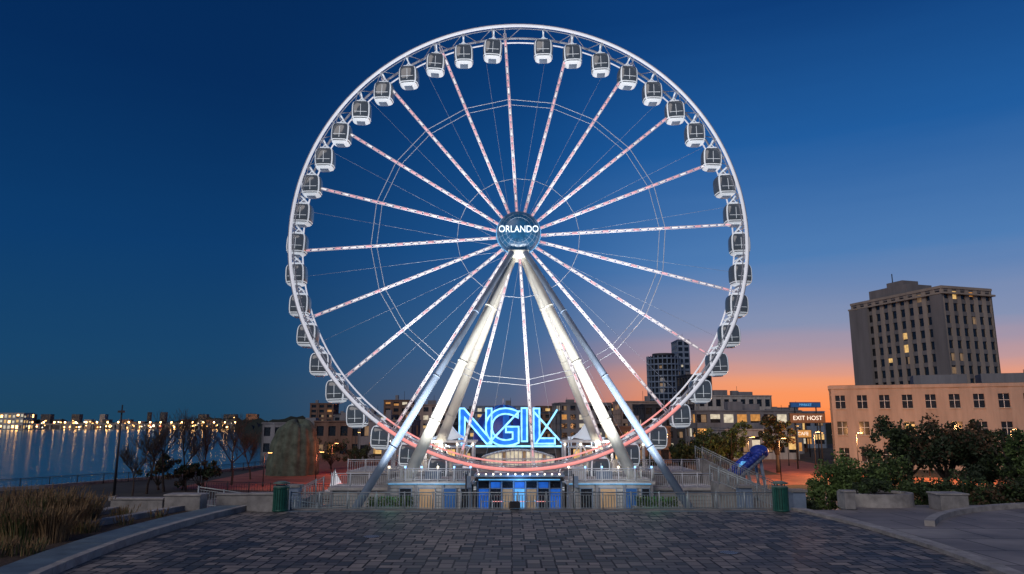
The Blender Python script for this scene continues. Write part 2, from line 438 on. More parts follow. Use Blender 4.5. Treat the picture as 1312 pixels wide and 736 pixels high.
def xo(y): return -18.4 - 2.9*((42.6-y)/12.0)**1.15 if y < 42.6 else -18.4
for a, b_ in zip(Y, Y[1:]):
    mb.quad((px_ell(a,-1,1.9), a, .12), (xo(a), a, .12), (xo(b_), b_, .12), (px_ell(b_,-1,1.9), b_, .12), 'mulch')
mb.obj('planting_bed_mulch')
mb = MB()
for a, b_ in zip(Y, Y[1:]):
    L = sqrt((xo(b_)-xo(a))**2+(b_-a)**2); r = atan2(b_-a, xo(b_)-xo(a))
    mb.box((xo(a)+xo(b_))/2, (a+b_)/2, .14, L-.02, 0.5, 0.5, 'kerb', r)
mb.obj('kerb')
sheet('grass_bed_mulch', [(xo(8)-.3, 8), (xo(20)-.3, 20), (xo(30)-.3, 30), (-19.0, 40.8), (-24, 40.6), (-40, 35.5), (-85, 29.5), (-85, 8)][::-1], 0.10, 'mulch')
mb = MB()
for i in range(40):
    a0 = radians(60+i*2.2); a1 = radians(60+(i+1)*2.2)
    c = (36, 27.0); Rr = 18.5
    p = (c[0]+Rr*cos(a0), c[1]+Rr*sin(a0)); q = (c[0]+Rr*cos(a1), c[1]+Rr*sin(a1))
    r = atan2(q[1]-p[1], q[0]-p[0]); L = sqrt((q[0]-p[0])**2+(q[1]-p[1])**2)
    if p[1] < 45.5: mb.box((p[0]+q[0])/2, (p[1]+q[1])/2, .1, L-.02, .45, .32, 'kerb', r)
mb.obj('low_wall')
def block(name, x0, x1, y0, y1, h, mat='concrete'):
    mb = MB(); mb.bx(x0, x1, y0, y1, 0, h-.1, mat)
    mb.bx(x0-.06, x1+.06, y0-.06, y1+.06, h-.1, h, 'kerb')
    o = mb.obj(name)
    bv = o.modifiers.new('b', 'BEVEL'); bv.width = 0.03; bv.segments = 2
    return o
block('wall_pier', -19.4, -17.4, 42.0, 43.0, 1.0)
block('wall_pier', -15.0, -13.4, 42.6, 43.3, 1.0)
block('low_wall', -17.3, -15.1, 44.0, 44.6, 0.85)
block('low_wall', -22.4, -19.5, 42.0, 42.6, 0.8)
block('low_wall', -22.3, -21.9, 35.5, 41.9, 0.35)
block('stone_bench', 24.5, 26.1, 43.0, 44.3, 0.95)
block('wall_pier', 19.3, 19.9, 43.6, 44.3, 1.05)
mb = MB()
for i in range(36):
    a0 = 2*pi*i/36; a1 = 2*pi*(i+1)/36
    p = (22.2+2.0*cos(a0), 46+1.5*sin(a0)); q = (22.2+2.0*cos(a1), 46+1.5*sin(a1))
    r = atan2(q[1]-p[1], q[0]-p[0]); L = sqrt((q[0]-p[0])**2+(q[1]-p[1])**2)
    mb.box((p[0]+q[0])/2, (p[1]+q[1])/2, .3, L+.06, .4, .9, 'kerb', r)
mb.grid(lambda u, v: (22.2+1.85*v*cos(u*2*pi), 46+1.35*v*sin(u*2*pi), .62), 24, 2, 'mulch', True)
mb.obj('round_planter')

sheet('lower_plaza', [(-26, 46), (30, 46), (32, 74), (-28, 74)], -1.99, 'slab')
sheet('promenade_paving', [(-36, 80), (-14, 74.2), (-12, 100), (-16, 150), (-40, 150), (-37, 118)], -1.988, 'redpave')
sheet('street', [(20, 84), (62, 84), (62, 92), (48, 96), (70, 300), (60, 300), (36, 100), (20, 96)], -1.985, 'redpave')

# ------------------------------------------------------------------ railing
def railing(mb, p, q, h=1.0, step=0.16, post=1.6, mat='railing', r=0.016, bulbs=None):
    p = Vector(p); q = Vector(q); d = q-p; L = sqrt(d.x**2+d.y**2)
    if L < .01: return
    up = Vector((0,0,h)); lo = Vector((0,0,.12))
    mb.tube(p+up, q+up, .035, n=6, mat=mat); mb.tube(p+lo, q+lo, .022, n=4, mat=mat)
    mb.tube(p+up*.86, q+up*.86, .018, n=4, mat=mat)
    k = max(1, int(L/step))
    for i in range(k):
        a = p+d*(i/k); mb.tube(a+lo, a+up*.86, r, n=4, mat=mat, cap=False)
    k = max(1, round(L/post))
    for i in range(k+1):
        a = p+d*(i/k); mb.tube(a, a+up*1.06, .045, n=6, mat=mat)
        if bulbs: mb.box(a.x, a.y, a.z+h*1.06+.06, .11, .11, .11, bulbs[i % len(bulbs)])
mb = MB(); railing(mb, (-12.7, YE-.15, 0), (15.0, YE-.15, 0), 0.98, r=.024)
mb.bx(-12.7, 15.0, YE-.24, YE-.06, .0, .07, 'concrete'); mb.obj('plaza_railing')
# planted boxes lit by green lamps behind the railing ends
for x0, x1 in ((-8.6, -5.7), (7.2, 9.9)):
    mb = MB(); mb.bx(x0, x1, YE+.7, YE+1.5, -2, .0, 'concrete'); mb.bx(x0-.05, x1+.05, YE+.65, YE+1.55, .0, .08, 'kerb')
    mb.bx(x0+.1, x1-.1, YE+.62, YE+.645, -.1, -.02, 'greenlit')
    rr = random.Random(int(x0*10))
    for _ in range(900):
        p = Vector((rr.uniform(x0+.1, x1-.1), rr.uniform(YE+.8, YE+1.4), rr.uniform(.08, .62)))
        u = Vector((rr.uniform(-1, 1), rr.uniform(-1, 1), rr.uniform(-1, 1))).normalized(); w = u.cross(Vector((rr.uniform(-1, 1), rr.uniform(-1, 1), .3))).normalized()
        mb.quad(p-u*.07, p+w*.035, p+u*.07, p-w*.035, rr.choice(['leaf2', 'leaf3']))
    mb.obj('planter_box')
mb = MB(); railing(mb, (-19, 45.5, -.0), (-12.8, 49.5, -1.4), 1.1); railing(mb, (-17, 47, -1.2), (-11.5, 53, -1.9), 1.1); mb.obj('stair_railing')

def bin_(x, y):
    e = empty('litter_bin', (x, y, 0))
    mb = MB()
    for i in range(20):
        a = 2*pi*i/20
        mb.box(.42*cos(a), .42*sin(a), .72, .03, .105, 1.2, 'bin', a)
    mb.tube((0,0,.08), (0,0,1.3), .38, n=20, mat='dark'); mb.tube((0,0,.02), (0,0,.12), .45, n=20, mat='bin')
    mb.tube((0,0,1.26), (0,0,1.34), .46, n=20, mat='bin'); mb.obj('body', e)
    mb = MB(); mb.tube((0,0,1.34), (0,0,1.42), .45, .42, 20, 'binlid')
    for i in range(4):
        a = pi/4+i*pi/2; mb.tube((.3*cos(a), .3*sin(a), 1.4), (.3*cos(a), .3*sin(a), 1.54), .025, n=6, mat='dark')
    mb.tube((0,0,1.53), (0,0,1.58), .46, .46, 20, 'binlid'); mb.tube((0,0,1.58), (0,0,1.66), .46, .2, 20, 'binlid')
    mb.obj('lid', e)
bin_(east(359, 42.7), 42.7); bin_(east(1001, 42.7), 42.7)
e = empty('floodlight', (0.15, 42.6, 0)); mb = MB()
mb.box(0, 0, .12, .5, .3, .06, 'dark'); mb.box(0, 0, .38, .55, .22, .36, 'dark'); mb.box(0, .12, .38, .45, .02, .28, 'signw')
mb.tube((-.3,0,.15), (-.3,0,.5), .02, mat='dark'); mb.tube((.3,0,.15), (.3,0,.5), .02, mat='dark'); mb.obj('housing', e)

# ------------------------------------------------------------------ ferris wheel
CX, CY, CZ, R = 0.55, 61.0, 20.60, 19.40
wheel = empty('ferris_wheel')
def pol(r, deg, y): a = radians(deg); return (CX+r*sin(a), y, CZ+r*cos(a))
YF, YB = CY-1.1, CY+1.1
mb = MB()
redf = lambda d: 'rimred' if 138 < d < 216 else 'rimglow'
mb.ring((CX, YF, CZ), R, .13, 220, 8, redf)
mb.ring((CX, YF, CZ), R+.16, .05, 220, 6, 'rimdim')
mb.ring((CX, YF, CZ), R-.30, .045, 220, 6, 'rimdim')
mb.ring((CX, YB, CZ), R, .10, 220, 8, 'rimdim')
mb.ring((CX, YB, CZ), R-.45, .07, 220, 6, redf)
gang = [6.9 + k*(346.2/43) for k in range(44)]
for a in gang:
    for y in (YF, YB):
        mb.tube(pol(R-.45, a, y), pol(R, a, y), .04, n=5, mat='rimdim')
    mb.tube(pol(R-.1, a, YF), pol(R-.1, a+4, YB), .035, n=5, mat='rimdim')
    mb.tube(pol(R-.1, a+4, YB), pol(R-.1, a+8.05, YF), .035, n=5, mat='rimdim')
    mb.tube(pol(R, a, YF), pol(R, a, YB), .06, n=6, mat='rimdim')
mb.obj('rim', wheel)
mb = MB()
for k in range(20):
    a = -3.6+18*k
    ar = radians(a); t = Vector((cos(ar), 0, -sin(ar)))*.10
    p = Vector(pol(1.2, a, CY-.6)); q = Vector(pol(R-.2, a, CY-.2)); q0 = p.lerp(q, .965)
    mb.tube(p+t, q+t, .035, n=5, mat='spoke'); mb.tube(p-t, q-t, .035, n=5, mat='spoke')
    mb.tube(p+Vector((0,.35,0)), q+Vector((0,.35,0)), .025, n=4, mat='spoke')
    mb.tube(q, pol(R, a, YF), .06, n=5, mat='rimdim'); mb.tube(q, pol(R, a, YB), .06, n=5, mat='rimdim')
    N = 26; s = Vector((0, -.04, 0)); top = k in (0, 1, 2, 3, 18, 19, 17, 4, 16)
    for i in range(N):
        A = p.lerp(q0, (i+.08)/N); B = p.lerp(q0, (i+.80)/N); C = p.lerp(q0, (i+1.0)/N)
        pink = (i % 3 != 0) if top else (i % 4 == 1)
        mb.tube(A+s, B+s, .055, n=5, mat='ledpink' if pink else 'ledwhite')
        mb.tube(B-t, C+t, .022, n=4, mat='spoke', cap=False)
mb.obj('spokes', wheel)
mb = MB()
for rr, w in ((12.7, .032), (12.2, .026), (5.3, .022)):
    for k in range(20):
        mb.tube(pol(rr, -3.6+18*k, CY-.35), pol(rr, -3.6+18*(k+1), CY-.35), w, n=4, mat='cable', cap=False)
for k in range(20):
    mb.tube(pol(1.0, -3.6+18*k+9, YB+1.5), pol(R, -3.6+18*k+30, YB), .010, n=4, mat='cable', cap=False)
mb.obj('tension_cables', wheel)
HR = 1.85
mb = MB()
mb.tube((CX, 59.0, CZ), (CX, 64.0, CZ), .75, n=28, mat='bluegrey')
mb.tube((CX, 59.9, CZ), (CX, 62.3, CZ), 1.35, n=28, mat='white')
def hubf(u, v):
    a = u*2*pi; e = v*pi/2
    return (CX+HR*sin(a)*cos(e)**.8, 59.3-1.3*sin(e), CZ+HR*cos(a)*cos(e)**.8)
mb.grid(hubf, 40, 12, 'hub', True)
mb.ring((CX, 59.32, CZ), HR, .05, 48, 6, 'cyanlit')
for j in range(1, 5):
    e = j*pi/12
    mb.ring((CX, 59.3-1.32*sin(e), CZ), HR*cos(e)**.8, .016, 40, 4, 'bluegrey')
for j in range(20):
    pts_ = [hubf(j/20, v/8) for v in range(7)]
    for a, b_ in zip(pts_, pts_[1:]): mb.tube(a, b_, .013, n=4, mat='bluegrey', cap=False)
mb.tube((CX, 59.7, CZ), (CX, 59.3, CZ), HR, n=40, mat='hub')
mb.obj('hub', wheel)
text('hub_lettering', 'ORLANDO', .80, (CX, 57.93, CZ-.02), 'hubw', .03, parent=wheel, sx=.84)
gm = MB()
def se(t, p): return math.copysign(abs(t)**p, t)
def capf(u, v):
    a = u*2*pi; e = (v-.5)*pi
    return (.88*se(cos(e), .45)*se(sin(a), .55), .85*se(cos(e), .45)*se(cos(a), .55), .95*se(sin(e), .6))
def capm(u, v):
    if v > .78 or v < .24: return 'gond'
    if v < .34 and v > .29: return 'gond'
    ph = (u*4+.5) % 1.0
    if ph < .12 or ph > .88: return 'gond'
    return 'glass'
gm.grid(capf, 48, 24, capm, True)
gm.tube((-.55, 0, .85), (0, 0, 1.45), .045, mat='gond'); gm.tube((.55, 0, .85), (0, 0, 1.45), .045, mat='gond')
gm.tube((0, -1.0, 1.45), (0, 1.0, 1.45), .07, mat='gond')
gm.box(0, 0, .97, .8, .8, .14, 'gond'); gm.box(0, 0, -.97, .7, .7, .12, 'bluegrey')
for sy in (-1, 1):
    gm.box(0, sy*.86, -.02, .035, .03, 1.0, 'gond'); gm.box(0, sy*.86, -.22, 1.1, .03, .03, 'gond')
gmesh = gm.mesh('gondola')
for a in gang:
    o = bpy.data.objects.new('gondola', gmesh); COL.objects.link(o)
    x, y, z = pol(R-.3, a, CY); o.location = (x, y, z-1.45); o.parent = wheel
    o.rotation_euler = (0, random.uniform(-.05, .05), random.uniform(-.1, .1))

sup = empty('wheel_support_frame')
mb = MB()
def leg(foot, top, r0, r1, mat, flanges=3):
    mb.tube(foot, top, r0, r1, 20, mat); f = Vector(foot); t = Vector(top)
    for i in range(1, flanges+1):
        k = i/(flanges+1); c = f.lerp(t, k); d = (t-f).normalized(); r = (r0+(r1-r0)*k)*1.10
        mb.tube(c-d*.05, c+d*.05, r, n=20, mat=mat)
leg((-11.4, 51.7, -2), (CX-.55, 58.2, CZ-1.9), .30, .22, 'bluegrey')
leg((12.9, 51.7, -2), (CX+.55, 58.2, CZ-1.9), .30, .22, 'bluegrey')
leg((-7.9, 55.4, .5), (CX-.35, 58.6, CZ-1.9), .46, .28, 'cream')
leg((9.2, 55.4, .5), (CX+.35, 58.6, CZ-1.9), .46, .28, 'cream')
leg((-7.3, 66.5, .8), (CX-.35, 63.6, CZ-.9), .50, .30, 'cream')
leg((8.6, 66.5, .8), (CX+.35, 63.6, CZ-.9), .50, .30, 'cream')
mb.obj('legs', sup)
mb = MB()
mb.box(CX, 58.6, CZ-2.0, 1.7, .8, .6, 'cream'); mb.box(CX, 59.3, CZ-1.2, .9, .6, 1.4, 'cream'); mb.box(CX, 63.6, CZ-.9, 1.5, .6, 1.2, 'cream')
for x, y, z in ((-11.4, 51.7, -2), (12.9, 51.7, -2)):
    mb.box(x, y, z+.3, 1.6, 1.6, .6, 'concrete')
for x in (-7.9, 9.2): mb.box(x, 55.4, .75, 1.7, 1.5, .3, 'cream')
mb.obj('bearing_blocks_and_feet', sup)

# ------------------------------------------------------------------ boarding station
st = empty('boarding_station')
mb = MB()
def podium(x0, x1, y0, y1, ztop):
    mb.bx(x0+.12, x1-.12, y0+.12, y1, -2, ztop-.22, 'concrete')
    mb.bx(x0-.1, x1+.1, y0-.1, y1+.05, ztop-.2, ztop, 'whitewall')
    z = -1.95
    while z < ztop-.4:
        mb.bx(x0+.05, x1-.05, y0+.04, y0+.115, z, z+.21, 'whitewall'); z += .25
    k = int((x1-x0)/1.7)
    for i in range(k+1):
        x = x0+.15+(x1-x0-.3)*i/k
        mb.box(x, y0, (ztop-2.2)/2, .2, .16, ztop+1.78, 'grey')
podium(-9.0, -2.9, 54, 58.9, .75); podium(4.0, 10.2, 54, 58.9, .75)
podium(-13.5, -9.15, 55.5, 58.9, .2); podium(10.35, 15.0, 55.5, 58.9, .2)
mb.bx(-14, 16, 63.6, 72, -2, .6, 'concrete'); mb.bx(-14.1, 16.1, 63.5, 72, .603, .8, 'whitewall')
mb.obj('podium', st)
mb = MB()
BW = ('lampw', 'lampb', 'lampb')
railing(mb, (-8.9, 54.05, .75), (-3.0, 54.05, .75), .9, .14, 1.2, 'white', bulbs=BW)
railing(mb, (4.1, 54.05, .75), (10.1, 54.05, .75), .9, .14, 1.2, 'white', bulbs=BW)
railing(mb, (-13.4, 55.6, .2), (-9.2, 55.6, .2), 1.0, .14, 1.2, 'white')
railing(mb, (10.4, 55.6, .2), (14.9, 55.6, .2), 1.0, .14, 1.2, 'white')
railing(mb, (-14, 63.7, .8), (16, 63.7, .8), 1.0, .2, 1.5, 'white')
mb.obj('balustrades', st)
mb = MB()
for s, xa, xb in ((-1, -10.2, -3.4), (1, 4.6, 11.4)):
    n_ = 5
    for x in [xa+(xb-xa)*i/n_ for i in range(n_+1)]:
        for y in (64.6, 67.6):
            mb.box(x, y, 2.0, .18, .18, 2.4, 'white')
        mb.box(x, 66.1, 3.12, .14, 3.2, .12, 'white')
        mb.box(x, 64.4, 3.05, .14, .1, .14, 'lampw')
    mb.bx(xa-.3, xb+.3, 64.48, 64.72, 3.2, 3.38, 'white'); mb.bx(xa-.3, xb+.3, 67.5, 67.7, 3.2, 3.38, 'white')
    for i in range(n_):
        x0 = xa+(xb-xa)*i/n_+.1; x1 = xa+(xb-xa)*(i+1)/n_-.1
        z0, z1 = (.9, 3.1) if i % 2 == 0 else (3.1, .9)
        mb.tube((x0, 64.6, z0), (x1, 64.6, z1), .05, n=5, mat='white')
    for bx0 in (xa+.5, xa+4.2):
        mb.bx(bx0, bx0+2.0, 65.3, 67.0, .8, 1.7, 'whitewall'); mb.bx(bx0+.06, bx0+1.94, 65.36, 66.94, 1.7, 2.7, 'winglass')
        mb.bx(bx0+.3, bx0+1.0, 65.33, 65.355, 1.75, 2.6, 'lit1'); mb.bx(bx0+1.1, bx0+1.9, 65.33, 65.355, 1.75, 2.6, 'litdim')
        mb.bx(bx0-.15, bx0+2.15, 65.1, 67.2, 2.7, 2.84, 'white')
        for xx in (0, .66, 1.33, 1.96): mb.box(bx0+xx+.02, 65.34, 2.2, .06, .06, 1.0, 'white')
    for i, (ox, w, h) in enumerate(((.4, .9, .8), (2.2, 1.2, .55), (4.3, .7, 1.0))):
        xx = (-8.8 if s < 0 else 4.2)+ox
        mb.bx(xx, xx+w, 56.5, 57.4, .75, .75+h, ('whitewall', 'bluegrey', 'grey')[i]); mb.bx(xx-.04, xx+w+.04, 56.45, 57.45, .75+h, .8+h, 'white')
    sx = -9.15 if s < 0 else 10.35
    for i in range(4):
        x = sx + s*(.2+i*.33); mb.bx(x-.16, x+.16, 56.4, 58.0, .2, .66-i*.12, 'concrete')
    bx_ = -8.4 if s < 0 else 4.6
    for i, (ox, w, mt) in enumerate(((.35, .8, 'winglass'), (1.75, 1.1, 'litdim'), (3.45, .9, 'bluedim'), (4.75, .5, 'winglass'))):
        mb.bx(bx_+ox, bx_+ox+w, 53.93, 53.97, -1.6, .25, mt); mb.bx(bx_+ox-.06, bx_+ox+w+.06, 53.9, 53.98, .252, .33, 'bluegrey')
        mb.bx(bx_+ox-.06, bx_+ox-.003, 53.91, 53.98, -1.6, .25, 'bluegrey'); mb.bx(bx_+ox+w+.003, bx_+ox+w+.06, 53.91, 53.98, -1.6, .25, 'bluegrey')
    # blue light rope under the deck edge
    mb.bx(bx_-.5, bx_+5.4, 53.84, 53.88, .56, .61, 'cyanlit')
for i in range(9):
    x = -8.5+i*.65
    mb.box(x, 54.5, 1.0, .05, .05, .7, 'dark')
for cxx in (-8.2, 9.5):
    for j in range(3):
        mb.tube((cxx-.9+j*.9, 55.1, .9), (cxx-.9+j*.9, 55.1, 1.7), .09, n=8, mat='cream')
mb.obj('deck_frames_and_booths', st)
mb = MB()
mb.bx(-2.7, 3.8, 56.6, 58.8, -2, .9, 'darkwall')
for i in range(8):
    mb.box(-2.58+i*.9, 56.45, -.5, .10, .14, 2.9, 'bluegrey')
pm = ['bluelit', 'winglass', 'litdim', 'cyanlit', 'litdim', 'winglass', 'bluelit']
for i in range(7):
    x = -2.6+i*.9+.47
    mb.box(x, 56.55, -.95, .74, .05, 1.9, pm[i]); mb.box(x, 56.55, .3, .74, .05, .42, 'bluelit' if i % 2 else 'winglass')
    mb.box(x, 56.5, .05, .78, .06, .06, 'bluegrey')
mb.bx(-2.85, 3.95, 56.1, 58.9, .92, 1.06, 'bluegrey'); mb.bx(-2.7, 3.8, 56.1, 56.5, .6, .9, 'dark')
mb.bx(-2.5, 3.6, 56.05, 56.09, .68, .76, 'cyanlit')
for i in range(12): mb.box(-2.5+i*.55, 56.0, 1.12, .09, .09, .09, 'lampw')
for i in range(8):
    x = -2.2+i*.78; mb.tube((x, 54.6, -2), (x, 54.6, -.6), .04, n=6, mat='railing')
    if i < 7: mb.tube((x, 54.6, -.7), (x+.78, 54.6, -.7), .03, n=5, mat='rimred' if i % 2 else 'railing')
mb.bx(-3.2, 4.3, 66.2, 69.5, .8, 1.0, 'white')
for i in range(19):
    u = -1+2*i/18; x = .55+3.2*u; z = 1.9+.6*(1-u*u)
    mb.box(x, 66.0, (.8+z)/2, .08, .1, z-.8, 'white')
    if i < 18:
        u2 = -1+2*(i+1)/18; x2 = .55+3.2*u2; z2 = 1.9+.6*(1-u2*u2)
        mb.tube((x, 66, z), (x2, 66, z2), .1, n=6, mat='white')
        mb.quad((x, 66.1, 1.0), (x2, 66.1, 1.0), (x2, 66.1, z2), (x, 66.1, z), 'lit3' if i % 5 else 'litdim')
        mb.quad((x, 66.0, z), (x2, 66.0, z2), (x2, 69.5, z2), (x, 69.5, z), 'white')
for z in (1.3, 1.75): mb.bx(-2.6, 3.7, 65.93, 65.98, z, z+.07, 'white')
for x in (-3.3, 4.4):
    mb.tube((x, 53.7, -2), (x, 53.7, 1.3), .05, mat='dark'); mb.box(x+.2, 53.7, .75, .3, .03, .8, 'bluegrey')
mb.obj('entrance_pavilion', st)

def windows_building(name, x, y, z0, w, d, h, rot, floors, bw, bd, wall, pier=.4, span=.45, lit=.12, roofbits=2,
                     spanmat=None, litmats=('lit1', 'lit2', 'lit3'), mull=False, glass='winglass', parapet=.5, rnd=None):
    rnd = rnd or random.Random(len(name)*31 + int(x*7))
    e = empty(name, (x, y, z0), rot)
    wl = MB(); wn = MB(); rf = MB()
    dep = .3
    wn.bx(-w/2+dep, w/2-dep, -d/2+dep, d/2-dep, 0, h-.05, glass)
    fh = h/floors
    for s in range(4):
        L = w if s % 2 == 0 else d; off = (d if s % 2 == 0 else w)/2; nb = bw if s % 2 == 0 else bd
        a = s*pi/2; c, sn = cos(a), sin(a)
        def pos(u, v): return (u*c + (off+v)*sn, u*sn - (off+v)*c)
        bwid = L/nb; pw = bwid*pier
        for i in range(nb+1):
            u = -L/2+i*bwid
            ww = pw
            if i == 0: u += pw/4; ww = pw/2
            if i == nb: u -= pw/4; ww = pw/2
            X_, Y_ = pos(u, -dep/2-.002*s)
            wl.box(X_, Y_, h/2, max(ww, .35), dep, h-.004*s, wall, a)
        for j in range(floors+1):
            z = j*fh; sh_ = fh*span
            z0_ = z-sh_/2 if j > 0 else 0; z1_ = min(h-.01, z+sh_/2)
            X_, Y_ = pos(0, -dep/2-.03)
            wl.box(X_, Y_, (z0_+z1_)/2, L-.1, dep-.06, z1_-z0_, spanmat or wall, a)
        for i in range(nb):
            for j in range(floors):
                u = -L/2+(i+.5)*bwid; z = (j+.5)*fh
                ow = bwid-pw; oh = fh*(1-span)
                rv = rnd.random()
                if rv < lit:
                    X_, Y_ = pos(u, -dep+.02)
                    part = rnd.choice([1, .8, .55])
                    wn.box(X_, Y_, z+oh*(1-part)/2*rnd.choice([-1, 1]), (ow-.02)*1, .03, oh*part, rnd.choice(litmats), a)
                elif rv < lit*1.8:
                    X_, Y_ = pos(u+ow*.2, -dep+.02)
                    wn.box(X_, Y_, z, ow*.5, .03, oh*.9, 'litdim', a)
                if mull:
                    X_, Y_ = pos(u, -dep+.06)
                    wl.box(X_, Y_, z, .07, .05, oh, 'white', a); wl.box(X_, Y_, z+.1, ow, .04, .06, 'white', a)
                    X_, Y_ = pos(u, .04)
                    wl.box(X_, Y_, z-oh/2-.06, ow+.2, .14, .1, 'whitewall', a)
    rf.bx(-w/2-.12, w/2+.12, -d/2-.12, d/2+.12, h, h+parapet*.5, wall)
    rf.bx(-w/2+.1, w/2-.1, -d/2+.1, d/2-.1, h+parapet*.5+.002, h+parapet*.5+.06, 'roof')
    for i in range(roofbits):
        q = rnd.uniform(-.3, .3)*w; q2 = rnd.uniform(-.25, .25)*d; ss = rnd.uniform(.08, .2)*w; hh = rnd.uniform(.8, 2.0)
        rf.box(q, q2, h+parapet*.5+.06+hh/2, ss, ss*.8, hh, 'grey')
    if roofbits:
        rf.tube((w*.2, 0, h), (w*.2, 0, h+3), .05, n=4, mat='dark')
    wl.obj('walls', e); wn.obj('windows', e); rf.obj('roof', e)
    return e
windows_building('terminal_building', .4, 80, -2, 22, 8, 4.6, 0, 1, 10, 3, 'brown', .25, .35, .6, 1, litmats=('lit2', 'bluelit', 'lit3', 'lit1'))
ns = empty('neon_sign')
SX, SY, SZ = .0, 75.0, 4.35
mb = MB()
mb.bx(SX-5.6, SX+5.6, SY+.5, SY+.75, 2.3, 2.55, 'dark')
for x in (-5, -2.5, 0, 2.5, 5): mb.tube((SX+x, SY+.6, -2), (SX+x, SY+.6, 6.1), .08, mat='dark')
mb.bx(SX-5.3, SX+5.3, SY+.5, SY+.6, 5.8, 5.95, 'dark')
mb.obj('sign_frame', ns)
for ch, x, s, z in (('N', -3.7, 5.0, 0), ('G', -.95, 5.2, -.1), ('I', 1.25, 4.7, .15), ('L', 3.1, 5.0, 0)):
    text('letter_face', ch, s, (SX+x, SY+.15, SZ+z), 'neonface', .14, parent=ns, offset=.05)
    text('letter_tube', ch, s, (SX+x, SY-.07, SZ+z), 'neon', outline=.085, parent=ns, offset=.05)
mb = MB()
mb.tube((SX-5.3, SY-.1, 2.55), (SX+5.0, SY-.1, 2.55), .09, mat='neon')
for (a, b_) in (((4.6, 6.2), (2.4, 2.8)), ((2.2, 6.0), (5.2, 2.7)), ((-2.4, 2.8), (.8, 6.1))):
    mb.tube((SX+a[0], SY-.2, a[1]), (SX+b_[0], SY-.2, b_[1]), .09, mat='neon')
mb.obj('swash_tubes', ns)
mb = MB()
mb.grid(lambda u, v: (-1+3.4*cos(v*pi/2)*cos(u*2*pi), 84+3.4*cos(v*pi/2)*sin(u*2*pi), 3+3.9*sin(v*pi/2)), 24, 8, lambda u, v: 'bluelit' if int(u*24) % 3 == 0 else 'bluepaint', True)
mb.tube((-1, 84, -2), (-1, 84, 3.0), 3.4, n=24, mat='bluepaint')
mb.tube((-1, 84, 6.8), (-1, 84, 7.6), .1, n=6, mat='white')
mb.obj('domed_pavilion')
def canopy(x, y, w, z0, z1):
    mb = MB()
    def f(u, v):
        X_ = (u-.5)*w; Y_ = (v-.5)*w; r = max(abs(X_), abs(Y_))/(w/2)
        return (x+X_, y+Y_, z0+(z1-z0)*(1-r)**1.7+.3*abs(X_*Y_)/(w*w/4))
    mb.grid(f, 12, 12, 'gond')
    for sx in (-1, 1):
        for sy in (-1, 1): mb.tube((x+sx*w*.47, y+sy*w*.47, .8), (x+sx*w*.49, y+sy*w*.49, z0+.3), .06, mat='white')
    mb.tube((x, y, z0+.4), (x, y, z1+.3), .05, mat='white')
    mb.obj('tensile_canopy')
canopy(-5.9, 70, 3.2, 3.3, 5.0); canopy(7.0, 70, 3.2, 3.3, 5.0); canopy(-10.2, 70.2, 2.8, 3.0, 4.4); canopy(11.4, 70.2, 2.8, 3.0, 4.4)

def stair(name, x0, y0, dx, width, n_, z0, dz, mat='concrete'):
    mb = MB()
    for i in range(n_):
        xa = x0+dx*i; mb.bx(xa, xa+dx, y0, y0+width, -2, z0-dz*i-.001*i, mat)
    railing(mb, (x0, y0, z0), (x0+dx*n_, y0, z0-dz*n_), 1.05, .17, 1.4, 'railing')
    railing(mb, (x0, y0+width, z0), (x0+dx*n_, y0+width, z0-dz*n_), 1.05, .17, 1.4, 'railing')
    mb.obj(name)
stair('staircase', 13.9, 50.3, .42, 2.2, 15, .9, .18)
stair('staircase', 16.2, 63.3, .42, 2.4, 18, 1.8, .2)
stair('staircase', -13.2, 50.5, -.38, 2.0, 10, .1, .19)
for nm, x, y, h in (('wall_pier', 15.2, 49.2, .75), ('wall_pier', -14.4, 49.6, .75), ('wall_pier', 18.2, 48.0, .6)):
    mb = MB(); mb.bx(x-.4, x+.4, y-.4, y+.4, -2, h, 'bluegrey'); mb.bx(x-.5, x+.5, y-.5, y+.5, h, h+.15, 'concrete'); mb.obj(nm)

# ------------------------------------------------------------------ right buildings
rt = atan2(.30, .954)
c0 = Vector((98.0, 163.0)); d1 = Vector((cos(rt), sin(rt))); d2 = Vector((-sin(rt), cos(rt)))
cen = c0+d1*7.5+d2*14
tw = windows_building('hotel_tower', cen.x, cen.y, -2, 15, 28, 37.0, rt, 13, 6, 11, 'towerlight', .46, .35, .04, 0, spanmat='towerwall', parapet=1.2,
                      litmats=('lit1', 'lit2', 'litdim'), rnd=random.Random(5))
mb = MB()
mb.bx(-5, 3, -2, 10, 37.7, 40.3, 'towerwall'); mb.bx(-4, 1, 0, 5, 40.3, 41.6, 'towerwall')
mb.bx(-8.0, 8.0, -14.6, 14.6, 35.7, 36.1, 'towerlight')
mb.bx(-8.1, -7.4, 8, 14.2, 0, 35.6, 'towerwall'); mb.bx(-7.95, -7.45, -14.1, -11, 0, 35.6, 'towerwall')
mb.tube((-3, 4, 41), (-3, 4, 44), .12, mat='dark'); mb.tube((1, 8, 40), (1, 8, 42.5), .1, mat='dark')
rr = random.Random(8)
for j in range(1, 12):
    for i in range(2):
        if rr.random() < .4: mb.box(-7.16, -1.3+i*2.545-2.54, (j+.5)*37/13, .03, 1.2, 1.5, rr.choice(['lit1', 'lit2', 'litdim']))
mb.obj('penthouse_and_piers', tw)
rb = -radians(24)
windows_building('civic_building', 72.5, 117, -2, 40, 22, 12.0, rb, 3, 13, 7, 'beige', .55, .5, .13, 2, mull=True, parapet=1.0, litmats=('lit1', 'lit3'), rnd=random.Random(11))
windows_building('civic_building', 88, 106, -2, 14, 22, 14.6, rb, 4, 4, 6, 'beige', .55, .5, .2, 2, parapet=1.0)
